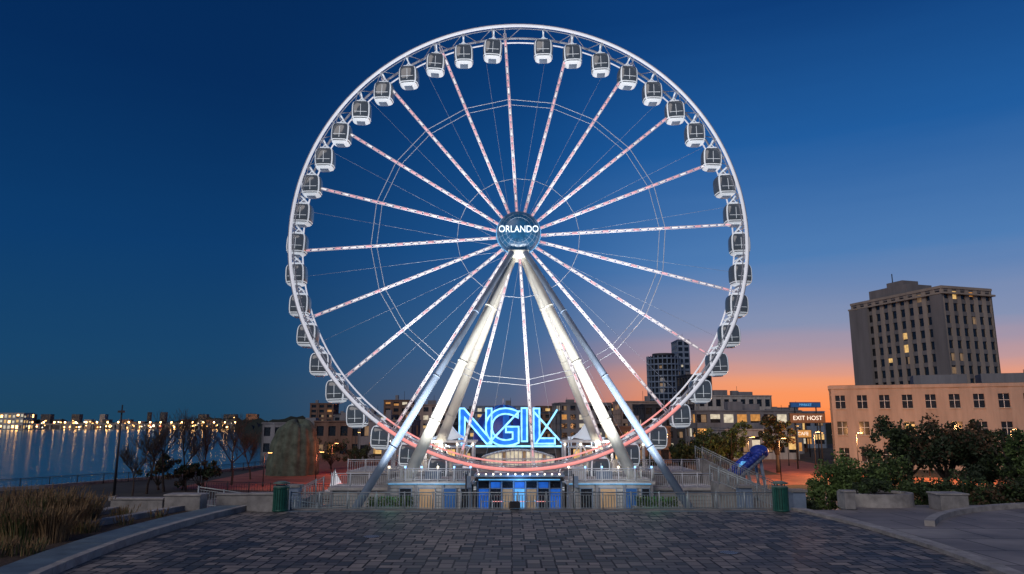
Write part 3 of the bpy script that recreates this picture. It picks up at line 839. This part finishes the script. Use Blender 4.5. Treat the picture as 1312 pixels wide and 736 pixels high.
windows_building('office_building', 112, 150, -2, 24, 14, 15.0, rb, 4, 8, 5, 'brown', .4, .5, .1, 2)
windows_building('office_building', 57.5, 200, -2, 20, 16, 13.5, .1, 4, 9, 6, 'whitewall', .4, .45, .1, 3)
windows_building('office_building', 51, 205, -2, 7, 9, 19.5, .1, 6, 3, 4, 'darkwall', .3, .4, .2, 1)
windows_building('parking_garage', 52, 170, -2, 24, 14, 9.2, .05, 3, 8, 5, 'grey', .25, .4, .5, 2, litmats=('lit2', 'lit3', 'lit2'))
windows_building('shop_building', 47, 145, -2, 14, 10, 5.4, .05, 1, 6, 4, 'whitewall', .3, .45, .7, 1)
windows_building('shop_building', 63, 180, -2, 14, 10, 8.0, -.1, 2, 6, 4, 'brown', .3, .45, .4, 1)
windows_building('shop_building', 75, 205, -2, 20, 10, 9.5, -.1, 2, 6, 4, 'bluegrey', .3, .45, .5, 2)
windows_building('office_building', 86, 260, -2, 26, 12, 11.5, -.1, 3, 9, 4, 'grey', .3, .45, .3, 2)
e = empty('curved_highrise', (54.6, 262, -2))
wl = MB(); wn = MB()
wn.tube((0, 0, 0), (0, 0, 29.8), 5.7, n=32, mat='winglass')
for j in range(15):
    z = j*2.05; wl.tube((0, 0, z), (0, 0, z+.55), 6.0, n=32, mat='bluegrey')
for i in range(24):
    a = 2*pi*i/24; wl.box(5.95*cos(a), 5.95*sin(a), 15.0, .35, .3, 30, 'bluegrey', a)
rr = random.Random(3)
for i in range(24):
    for j in range(14):
        if rr.random() < .05:
            a = 2*pi*(i+.5)/24; wn.box(5.72*cos(a), 5.72*sin(a), j*2.05+1.3, .05, .9, .9, 'litdim', a)
wl.tube((0, 0, 30), (0, 0, 31.0), 4, n=24, mat='darkwall')
wl.obj('walls', e); wn.obj('windows', e)
windows_building('highrise_slab', 62.2, 268, -2, 4.4, 10, 36, 0, 17, 2, 5, 'bluegrey', .3, .35, .04, 1)
specs = [
 ('office_building', 415, 250, 8, 518, 'brown', 8), ('office_building', 434, 270, 10, 531, 'darkwall', 5), ('office_building', 470, 220, 16, 533, 'grey', 4),
 ('office_building', 511, 230, 8, 514, 'brown', 7), ('office_building', 545, 215, 12, 520, 'beige', 5), ('office_building', 580, 240, 14, 526, 'darkwall', 5),
 ('office_building', 715, 230, 14, 522, 'brown', 6), ('office_building', 745, 200, 14, 518, 'grey', 5), ('office_building', 783, 215, 16, 520, 'brown', 6),
 ('office_building', 815, 190, 10, 516, 'beige', 5), ('office_building', 850, 175, 12, 520, 'darkwall', 4), ('office_building', 640, 240, 18, 522, 'bluegrey', 6),
 ('warehouse', 390, 160, 14, 543, 'grey', 2), ('warehouse', 450, 150, 12, 541, 'brown', 2), ('warehouse', 500, 140, 10, 540, 'grey', 2), ('warehouse', 820, 130, 9, 548, 'brown', 2)]
for nm, u, Yd, w, v, wall, fl in specs:
    hh = alt(v, Yd)+2
    windows_building(nm, east(u, Yd, 0), Yd, -2, w, w*.8, hh, random.uniform(-.15, .15), fl, max(3, int(w/2.2)), 4, wall, .4, .45, .18, 1)

def billboard(x, y, z, w, h, body, fm='signdark', tm='signw'):
    e = empty('illuminated_sign', (x, y, 0)); mb = MB()
    mb.bx(-w/2, w/2, 0, .3, z-h/2, z+h/2, 'dark'); mb.bx(-w/2+.08, w/2-.08, -.03, -.005, z-h/2+.08, z+h/2-.08, fm)
    for s in (-1, 1): mb.tube((s*w*.35, .15, -2), (s*w*.35, .15, z-h/2), .12, mat='dark')
    mb.obj('panel', e)
    text('lettering', body, h*.6, (0, -.08, z), tm, .02, parent=e)
billboard(east(1038, 112), 112, alt(536, 112), 5.4, 1.5, 'EXIT HOST')
billboard(east(1036, 135), 135, alt(519, 135), 5.6, 1.0, 'MARKET', 'bluedim', 'cyanlit')
billboard(east(1030, 150), 150, alt(556, 150), 3.5, 1.6, 'CAFE', 'lit2')

mb = MB()
e = empty('blue_sculpture', (east(955, 70), 70, -1.7)); e.scale = (.95,)*3
sp = []
for i in range(13):
    t = i/12
    sp.append((-2.0+3.6*t, 0.9+3.2*t**.8, 1.0+.35*sin(t*pi)))
for (x, z, w), (x2, z2, w2) in zip(sp, sp[1:]):
    mb.quad((x, -w, z), (x2, -w2, z2), (x2, w2, z2), (x, w, z), 'bluepaint')
    for s in (-1, 1):
        mb.tube((x, s*w, z+.15), (x2, s*w2, z2+.15), .30, n=10, mat='bluepaint')
        mb.tube((x, s*w, z-.35), (x2, s*w2, z2-.35), .22, n=10, mat='bluegrey')
    mb.tube((x, -w, z), (x, w, z), .18, n=8, mat='cyanlit' if int(x*3) % 4 == 0 else 'bluepaint')
mb.grid(lambda u, v: (1.5+.9*cos(u*2*pi)*sin(v*pi), 1.1*sin(u*2*pi)*sin(v*pi), 4.1+.7*cos(v*pi)), 16, 10, 'bluepaint', True)
mb.grid(lambda u, v: (-2.1+.8*cos(u*2*pi)*sin(v*pi), 1.2*sin(u*2*pi)*sin(v*pi), .9+.7*cos(v*pi)), 16, 10, 'bluepaint', True)
for x, z in ((-1.5, 1.2), (0, 2.4), (1.3, 3.6)):
    for s in (-1, 1): mb.tube((x, s*.8, z), (x+.4, s*1.0, -.3), .16, n=8, mat='bluegrey')
mb.obj('body', e)
mb = MB(); mb.bx(-2.6, 2.6, -1.6, 1.6, -2, -1.85, 'concrete'); mb.obj('plinth', None, (east(955, 70), 70, 0))

# ------------------------------------------------------------------ left features
mb = MB()
def rockf(u, v):
    a = u*2*pi; e = v*pi/2
    g = 1+.05*sin(a*14)+.03*sin(a*5+v*4)+.02*sin(v*23+a*3)
    r = 3.35*(cos(e)**.46)*g
    return (r*cos(a)*(1-.08*v)+.5*v, r*sin(a)*.8, 7.0*sin(e)**.95*(1+.05*sin(a*3+1)))
mb.grid(rockf, 90, 28, 'rock', True)
mb.obj('rock_monument', None, (east(374, 100), 100, -2))
mb = MB(); mb.tube((0, 0, 0), (0, 0, alt(519, 68)+2), .14, .06, 8, 'dark'); mb.box(0, 0, .2, .6, .6, .4, 'concrete')
mb.box(0, -.1, 7.9, .5, .3, .2, 'dark'); mb.obj('mast', None, (east(148, 68), 68, -2))
mb = MB()
mb.grid(lambda u, v: (-.5+1.2*u*(1-v)+.4*v, .15*sin(u*pi), .4+1.6*v*(1-.15*u)), 8, 8, 'gond')
mb.tube((-.2, 0, 0), (-.1, 0, 2.0), .04, mat='dark'); mb.grid(lambda u, v: (.45+.3*cos(u*2*pi)*sin(v*pi), .3*sin(u*2*pi)*sin(v*pi), .4+.3*cos(v*pi)), 12, 8, 'rimred', True)
mb.box(0, 0, .05, 1.6, .8, .12, 'white'); mb.bx(-1.2, 1.2, -.8, .8, -1, -.012, 'concrete')
mb.obj('sail_sculpture', None, (east(430, 66), 66, -1.0))
mb = MB(); railing(mb, (-58, 69, -2), (-42, 93, -2), 1.1, .5, 3, 'dark'); railing(mb, (-42, 93, -2), (-37, 117, -2), 1.1, .5, 3, 'dark'); mb.obj('shore_fence')
mb = MB(); railing(mb, (-33, 76, -2), (-14, 70, -2), 1.1, .3, 2.5, 'dark'); railing(mb, (-26, 60, -2), (-14, 58, -2), 1.1, .25, 2.5, 'dark'); mb.obj('promenade_fence')

# ------------------------------------------------------------------ vegetation
def leaf_clump(mb, c, r, n_, size, mats, rnd):
    for _ in range(n_):
        d = Vector((rnd.gauss(0, 1), rnd.gauss(0, 1), rnd.gauss(0, .8)))
        d = d.normalized()*r*rnd.uniform(.3, 1)**.6
        p = c+d
        u = Vector((rnd.uniform(-1, 1), rnd.uniform(-1, 1), rnd.uniform(-1, 1))).normalized()
        w = u.cross(Vector((rnd.uniform(-1, 1), rnd.uniform(-1, 1), rnd.uniform(-1, 1)))).normalized()
        s = size*rnd.uniform(.6, 1.4)
        mb.quad(p-u*s, p+w*s*.5, p+u*s, p-w*s*.5, mats[0] if d.z < -.2*r else rnd.choice(mats))
def tree(name, x, y, z0, H, Wd, seed, mats=('leaf1', 'leaf2', 'leaf2', 'leaf3'), clumps=60, per=75, leaf=.13, trunk=.35):
    rnd = random.Random(seed); mb = MB()
    th = H*trunk
    mb.tube((0, 0, 0), (.1, 0, th), .035*H, .024*H, 8, 'bark')
    for i in range(7):
        a = 2*pi*i/7+rnd.uniform(-.3, .3); rr_ = Wd*.5*rnd.uniform(.4, .8)
        m_ = Vector((.1+rr_*.4*cos(a), rr_*.4*sin(a), th+(H-th)*rnd.uniform(.15, .35)))
        t = Vector((rr_*cos(a), rr_*sin(a), th+(H-th)*rnd.uniform(.4, .8)))
        mb.tube((.1, 0, th*.9), m_, .018*H, .011*H, 6, 'bark'); mb.tube(m_, t, .011*H, .004*H, 5, 'bark')
    mb.tube((.1, 0, th), (0, 0, H*.9), .02*H, .005*H, 6, 'bark')
    lobes = [(Vector((rnd.uniform(-.28, .28)*Wd, rnd.uniform(-.28, .28)*Wd, th*.75+(H-th*.75)*rnd.uniform(.3, .78))), rnd.uniform(.2, .3)*Wd) for _ in range(8)]
    for i in range(clumps):
        lc, lr = rnd.choice(lobes)
        d = Vector((rnd.gauss(0, 1), rnd.gauss(0, 1), rnd.gauss(0, 1))).normalized()*lr*rnd.uniform(.5, 1.05)
        d.z *= (H-th)/Wd*1.0
        c = lc+d
        c.z = min(max(c.z, th*.6), H*.97)
        r = Wd*rnd.uniform(.06, .12)
        mm = [rnd.choice(mats)] + [rnd.choice(mats) for _ in range(2)]
        leaf_clump(mb, c, r, per, leaf, mm, rnd)
    return mb.obj(name, None, (x, y, z0), rnd.uniform(0, 6))
def shrub(name, x, y, z0, H, Wd, seed, mats, clumps=34, per=90, leaf=.11):
    return tree(name, x, y, z0, H, Wd, seed, mats, clumps, per, leaf, .12)

G = ('leaf2', 'leaf3', 'leaf3', 'leaf3'); D = ('leaf1', 'leaf1', 'leaf2'); RD = ('leaf1', 'leafr', 'leaf1')  # G: lighter leaf mix puts lamplight into the shrub colour
shrub('shrub', east(1100, 51), 51, -2, 4.8, 6.0, 1, G, 66); shrub('shrub', east(1060, 54), 54, -2, 3.2, 4, 2, G)
shrub('shrub', east(1140, 53), 53, -2, 5.0, 5, 3, ('leaf1', 'leaf2', 'leaf3'), 50); shrub('shrub', east(1035, 50), 50, -2, 2.0, 3.6, 4, D)
tree('broadleaf_tree', east(1165, 64), 64, -2, 7.4, 6.5, 5, D, 80, 75, .15); tree('broadleaf_tree', east(1215, 58), 58, -2, 7.6, 7.0, 6, RD, 90, 75, .14)
tree('broadleaf_tree', east(1268, 60), 60, -2, 6.4, 6.5, 7, D, 80, 75, .14); tree('broadleaf_tree', east(1312, 54), 54, -2, 7.0, 5.4, 8, ('leaf1', 'leaf2', 'leaf3'), 80, 75, .13)
shrub('shrub', east(1240, 50), 50, -2, 4.0, 6, 9, D, 55); shrub('shrub', east(1290, 48), 48, -2, 3.6, 6, 10, ('leaf1', 'leaf2', 'leafr'), 55); shrub('shrub', east(1190, 49), 49, -2, 3.6, 5.5, 11, ('leaf1', 'leaf2', 'leaf2'), 50)
shrub('shrub', east(1340, 47), 47, -2, 4.0, 6, 19, D, 50)
tree('broadleaf_tree', east(905, 100), 100, -2, 6.4, 7.0, 12, D+('leaf2', 'leaf3'), 80, 70, .17, .2); tree('broadleaf_tree', east(935, 104), 104, -2, 6.9, 6, 13, ('leaf2', 'leaf3', 'leaf1'), 70, 70, .17, .2)
tree('broadleaf_tree', east(877, 98), 98, -2, 4.8, 5, 14, D, 50, 70, .17, .2); tree('broadleaf_tree', east(996, 104), 104, -2, 8.2, 5.0, 15, RD, 60, 70, .17, .3)
shrub('shrub', east(455, 120), 120, -2, 4, 6, 20, D); shrub('shrub', east(425, 112), 112, -2, 4.5, 6, 21, RD); shrub('shrub', east(830, 88), 88, -2, 3.4, 5, 22, D)
shrub('shrub', 22.2, 46, .6, 1.0, 3.0, 23, D, 30, 60, .08)

def bare_tree(x, y, H, seed):
    rnd = random.Random(seed); mb = MB()
    def grow(p, d, L, r, lev):
        segs = 3; q = p
        for i in range(segs):
            d2 = (d+Vector((rnd.uniform(-.2, .2), rnd.uniform(-.2, .2), rnd.uniform(-.02, .15)))).normalized()
            q2 = q+d2*L/segs; mb.tube(q, q2, r*(1-i*.2), r*(1-(i+1)*.2), 5 if lev < 2 else 3, 'bark', False); q = q2; d = d2
            if lev < 4 and i > 0 or lev in (1, 2):
                for _ in range(2 if lev < 3 else 1):
                    a = rnd.uniform(0, 2*pi); s = Vector((cos(a), sin(a), rnd.uniform(.3, 1.0))).normalized()
                    if lev < 4: grow(q, (d*.6+s*.9).normalized(), L*rnd.uniform(.5, .72), max(r*.5, .016), lev+1)
        if lev < 4: grow(q, d, L*.6, max(r*.45, .016), lev+1)
    grow(Vector((0, 0, 0)), Vector((rnd.uniform(-.1, .1), 0, 1)), H*.42, .018*H, 0)
    mb.obj('bare_tree', None, (x, y, -2))
for i, (u, Yd, H) in enumerate([(190, 74, 7.6), (212, 76, 8.6), (240, 78, 8.8), (262, 82, 8.2), (298, 84, 9.0), (322, 92, 7), (172, 72, 5.5)]):
    bare_tree(east(u, Yd), Yd, H*.95, 40+i)
for i, u in enumerate((205, 235, 258)):
    shrub('shrub', east(u, 78), 78, -2, 4.0-i*.4, 4, 60+i, RD, 24, 60, .14)

def grass(name, x, y, z, n_, H, spread, seed, mats):
    rnd = random.Random(seed); mb = MB()
    for _ in range(n_):
        a = rnd.uniform(0, 2*pi); r = spread*sqrt(rnd.random())*.4
        p = Vector((r*cos(a), r*sin(a), 0)); h = H*rnd.uniform(.5, 1.05); lean = rnd.uniform(.1, .65)*h*.7
        a2 = a+rnd.uniform(-.5, .5); w = .014; pw = Vector((-sin(a2), cos(a2), 0))*w
        prev = p; mat = rnd.choice(mats)
        for k in range(1, 4):
            t = k/3; q = p+Vector((cos(a2)*lean*t*t, sin(a2)*lean*t*t, h*(t-.12*t*t)))
            ww = 1-.3*t
            mb.quad(prev-pw, prev+pw, q+pw*ww, q-pw*ww, mat); prev = q
        if rnd.random() < .3:
            mb.tube(prev, prev+Vector((cos(a2)*.06, sin(a2)*.06, .22)), .025, .006, 4, 'straw', False)
    mb.obj(name, None, (x, y, z))
gi = 0
for (u, Yd, H) in [(8, 33.5, 1.7), (48, 34, 1.8), (84, 34.5, 1.8), (104, 36, 1.5), (25, 31, 1.5), (62, 31.5, 1.5), (-10, 31, 1.6), (-35, 33, 1.7), (28, 36, 1.9), (68, 37, 1.8), (-5, 35, 1.8),
                   (-60, 31, 1.7)]:
    grass('ornamental_grass', east(u, Yd), Yd, .1, 420, H, 2.0, gi, [('straw', 'straw', 'strawg', 'leafr'), ('straw', 'strawg', 'strawg'), ('straw', 'straw', 'straw', 'leafr')][gi % 3]); gi += 1
for (u, Yd) in [(130, 34), (60, 28.5), (15, 28), (175, 38.5)]:
    grass('ornamental_grass', east(u, Yd)-.8, Yd, .1, 120, .6, 1.6, gi, ('strawg', 'straw')); gi += 1
for y in (24.5, 27, 29.5, 31.2, 34, 36.5, 39):
    grass('ornamental_grass', (px_ell(y, -1, 1.9)+xo(y))/2, y, .12, 60, .35, 1.2, gi, ('strawg', 'straw', 'leafr')); gi += 1

# ------------------------------------------------------------------ far shore
mb = MB(); rnd = random.Random(4)
def treeline(x0, y0, x1, y1, hmin, hmax, seg):
    L = sqrt((x1-x0)**2+(y1-y0)**2); k = int(L/seg); px, py = x0, y0; h = hmin
    for i in range(1, k+1):
        x = x0+(x1-x0)*i/k; y = y0+(y1-y0)*i/k
        h2 = rnd.uniform(hmin, hmax)*(.8+.3*sin(i*.13))
        mb.quad((px, py, -2), (x, y, -2), (x, y+2, -2+h2), (px, py+2, -2+h), 'treeline')
        mb.quad((px, py+2, -2+h), (x, y+2, -2+h2), (x, y+14, -2+h2*.7), (px, py+14, -2+h*.7), 'treeline')
        px, py, h = x, y, h2
treeline(-1300, 735, -150, 712, 6, 11, 4); treeline(-180, 480, 700, 430, 6, 10, 4); treeline(-95, 260, -40, 200, 4, 7, 2)
treeline(100, 240, 400, 200, 6, 9, 4)
mb.obj('distant_tree_belt')
e = empty('distant_waterfront')
mb = MB(); lb = MB()
for i in range(110):
    x = -640+i*4.5+rnd.uniform(-2, 2); y = rnd.uniform(706, 712)
    w = rnd.uniform(4, 12); h = rnd.choice([4, 5, 6, 7, 9, 14 if rnd.random() < .4 else 7])
    mb.box(x, y+8, -2+h/2, w, 6, h, rnd.choice(['darkwall', 'grey', 'brown', 'darkwall']))
    for _ in range(rnd.randint(1, 4)):
        lb.box(x+rnd.uniform(-w/2, w/2), y+4.8, -2+rnd.uniform(1, h*.9), rnd.uniform(.5, 1.4), .3, rnd.uniform(.5, .9), rnd.choice(['lampo', 'lampo', 'lampw', 'lit1', 'litdim']))
for i in range(200):
    s_ = rnd.choice([.5, .7, .7, 1.3])
    lb.box(rnd.uniform(-640, -160), rnd.uniform(702, 705), -2+rnd.uniform(1.5, 5.5), s_, .3, s_, rnd.choice(['lampfar', 'lampo', 'lampw', 'lampr' if rnd.random() < .3 else 'lampo']))
mb.box(-340, 720, 6, 5, 5, 16, 'darkwall'); mb.box(-255, 720, 5, 8, 5, 15, 'brown'); mb.box(-355, 722, 4, 3, 3, 20, 'dark')
mb.obj('buildings', e); lb.obj('lights', e)
mb = MB(); mb.bx(-470, -235, 694, 698, 2.0, 3.2, 'concrete')
for i in range(24):
    mb.bx(-465+i*10, -463.5+i*10, 694.5, 697.5, -2, 2.0, 'concrete'); mb.box(-460+i*10, 693.8, 4.3, 1.1, .3, 1.1, 'lampfar'); mb.box(-460+i*10, 695, 3.7, .2, .2, 1.2, 'dark')
mb.obj('bridge')
windows_building('waterfront_hotel', -440, 640, -1.9, 42, 14, 14.0, 0, 3, 12, 4, 'whitewall', .4, .4, .85, 1, litmats=('lampo', 'lit1', 'lit3'))
mb = MB(); mb.bx(-470, -415, 630, 662, -1.96, -1.5, 'concrete'); mb.obj('hotel_pier')

# ------------------------------------------------------------------ street lamps (lit)
def street_lamp(x, y, H=5.0, col=(1, .5, .2), en=250, mat='lampo', z0=-2):
    e = empty('street_lamp', (x, y, z0)); mb = MB()
    mb.tube((0, 0, 0), (0, 0, .5), .14, .09, 8, 'dark'); mb.tube((0, 0, .5), (0, 0, H), .06, .045, 8, 'dark')
    mb.tube((0, 0, H), (.5, 0, H+.2), .035, n=6, mat='dark'); mb.box(.6, 0, H+.18, .5, .22, .1, 'dark'); mb.obj('post', e)
    mb = MB(); mb.box(.6, 0, H+.11, .4, .18, .05, mat); mb.obj('lamp_head', e)
    if en: light('lamp_light', 'POINT', (.6, -.1, H-.15), en, col, .15, parent=e)
O = (1, .45, .16)
for (u, Yd, H, en) in [(1000, 84, 5, 1000), (960, 90, 5, 900), (1045, 98, 5.5, 1800), (1100, 92, 5.5, 2800), (1190, 90, 6, 2800), (1300, 84, 6, 2400), (900, 120, 5.5, 900), (1020, 150, 6, 0), (985, 165, 6, 2500), (850, 112, 5, 700), (940, 150, 6, 0), (1010, 120, 5, 0), (975, 130, 5, 0), (1050, 125, 5, 0)]:
    street_lamp(east(u, Yd), Yd, H, O, en)
for (u, Yd, H, en) in [(338, 82, 3.5, 100), (405, 84, 3.5, 350), (425, 100, 4, 350), (480, 110, 4, 400), (370, 130, 4, 0), (455, 130, 5, 0)]:
    street_lamp(east(u, Yd), Yd, H, (1, .22, .10), en)

def flood(x, y, z, tgt, en, col, spot=60):
    e = empty('floodlight', (x, y, z)); mb = MB(); mb.box(0, 0, .15, .4, .3, .3, 'dark'); mb.box(0, 0, .31, .34, .24, .02, 'lampw'); mb.obj('housing', e)
    light('flood_beam', 'SPOT', (0, 0, .4), en, col, .3, parent=e, spot=spot).rotation_euler = (Vector(tgt)-Vector((x, y, z+.4))).to_track_quat('-Z', 'Y').to_euler()
WH = (1.0, .97, .90)
flood(-4.5, 45.5, -2, (-3.0, 60, 13.5), 19000, WH, 52); flood(5.6, 45.5, -2, (4.1, 60, 13.5), 19000, WH, 52)
flood(-10.5, 46.5, -2, (-2, 61, 25), 20000, (.92, .95, 1), 66); flood(11.5, 46.5, -2, (3, 61, 25), 20000, (.92, .95, 1), 66)
light('station_lamp', 'POINT', (-6.8, 64.2, 2.9), 150, (1, .88, .72), .2, parent=st); light('station_lamp', 'POINT', (8, 64.2, 2.9), 150, (1, .88, .72), .2, parent=st)
light('station_lamp', 'POINT', (-6, 52.0, .9), 80, (.85, .92, 1), .2, parent=st); light('station_lamp', 'POINT', (7.1, 52.0, .9), 80, (.85, .92, 1), .2, parent=st)
light('station_lamp', 'POINT', (.5, 55.0, .6), 90, (.2, .5, 1), .2, parent=st)
light('station_lamp', 'POINT', (-7.2, 44.6, 1.0), 16, (.15, 1, .6), .2, parent=st); light('station_lamp', 'POINT', (8.6, 44.6, 1.0), 16, (.15, 1, .5), .2, parent=st)
light('station_lamp', 'POINT', (-5.9, 68.4, 3.0), 140, (.6, .8, 1), .2, parent=st); light('station_lamp', 'POINT', (7, 68.4, 3.0), 140, (.6, .8, 1), .2, parent=st)
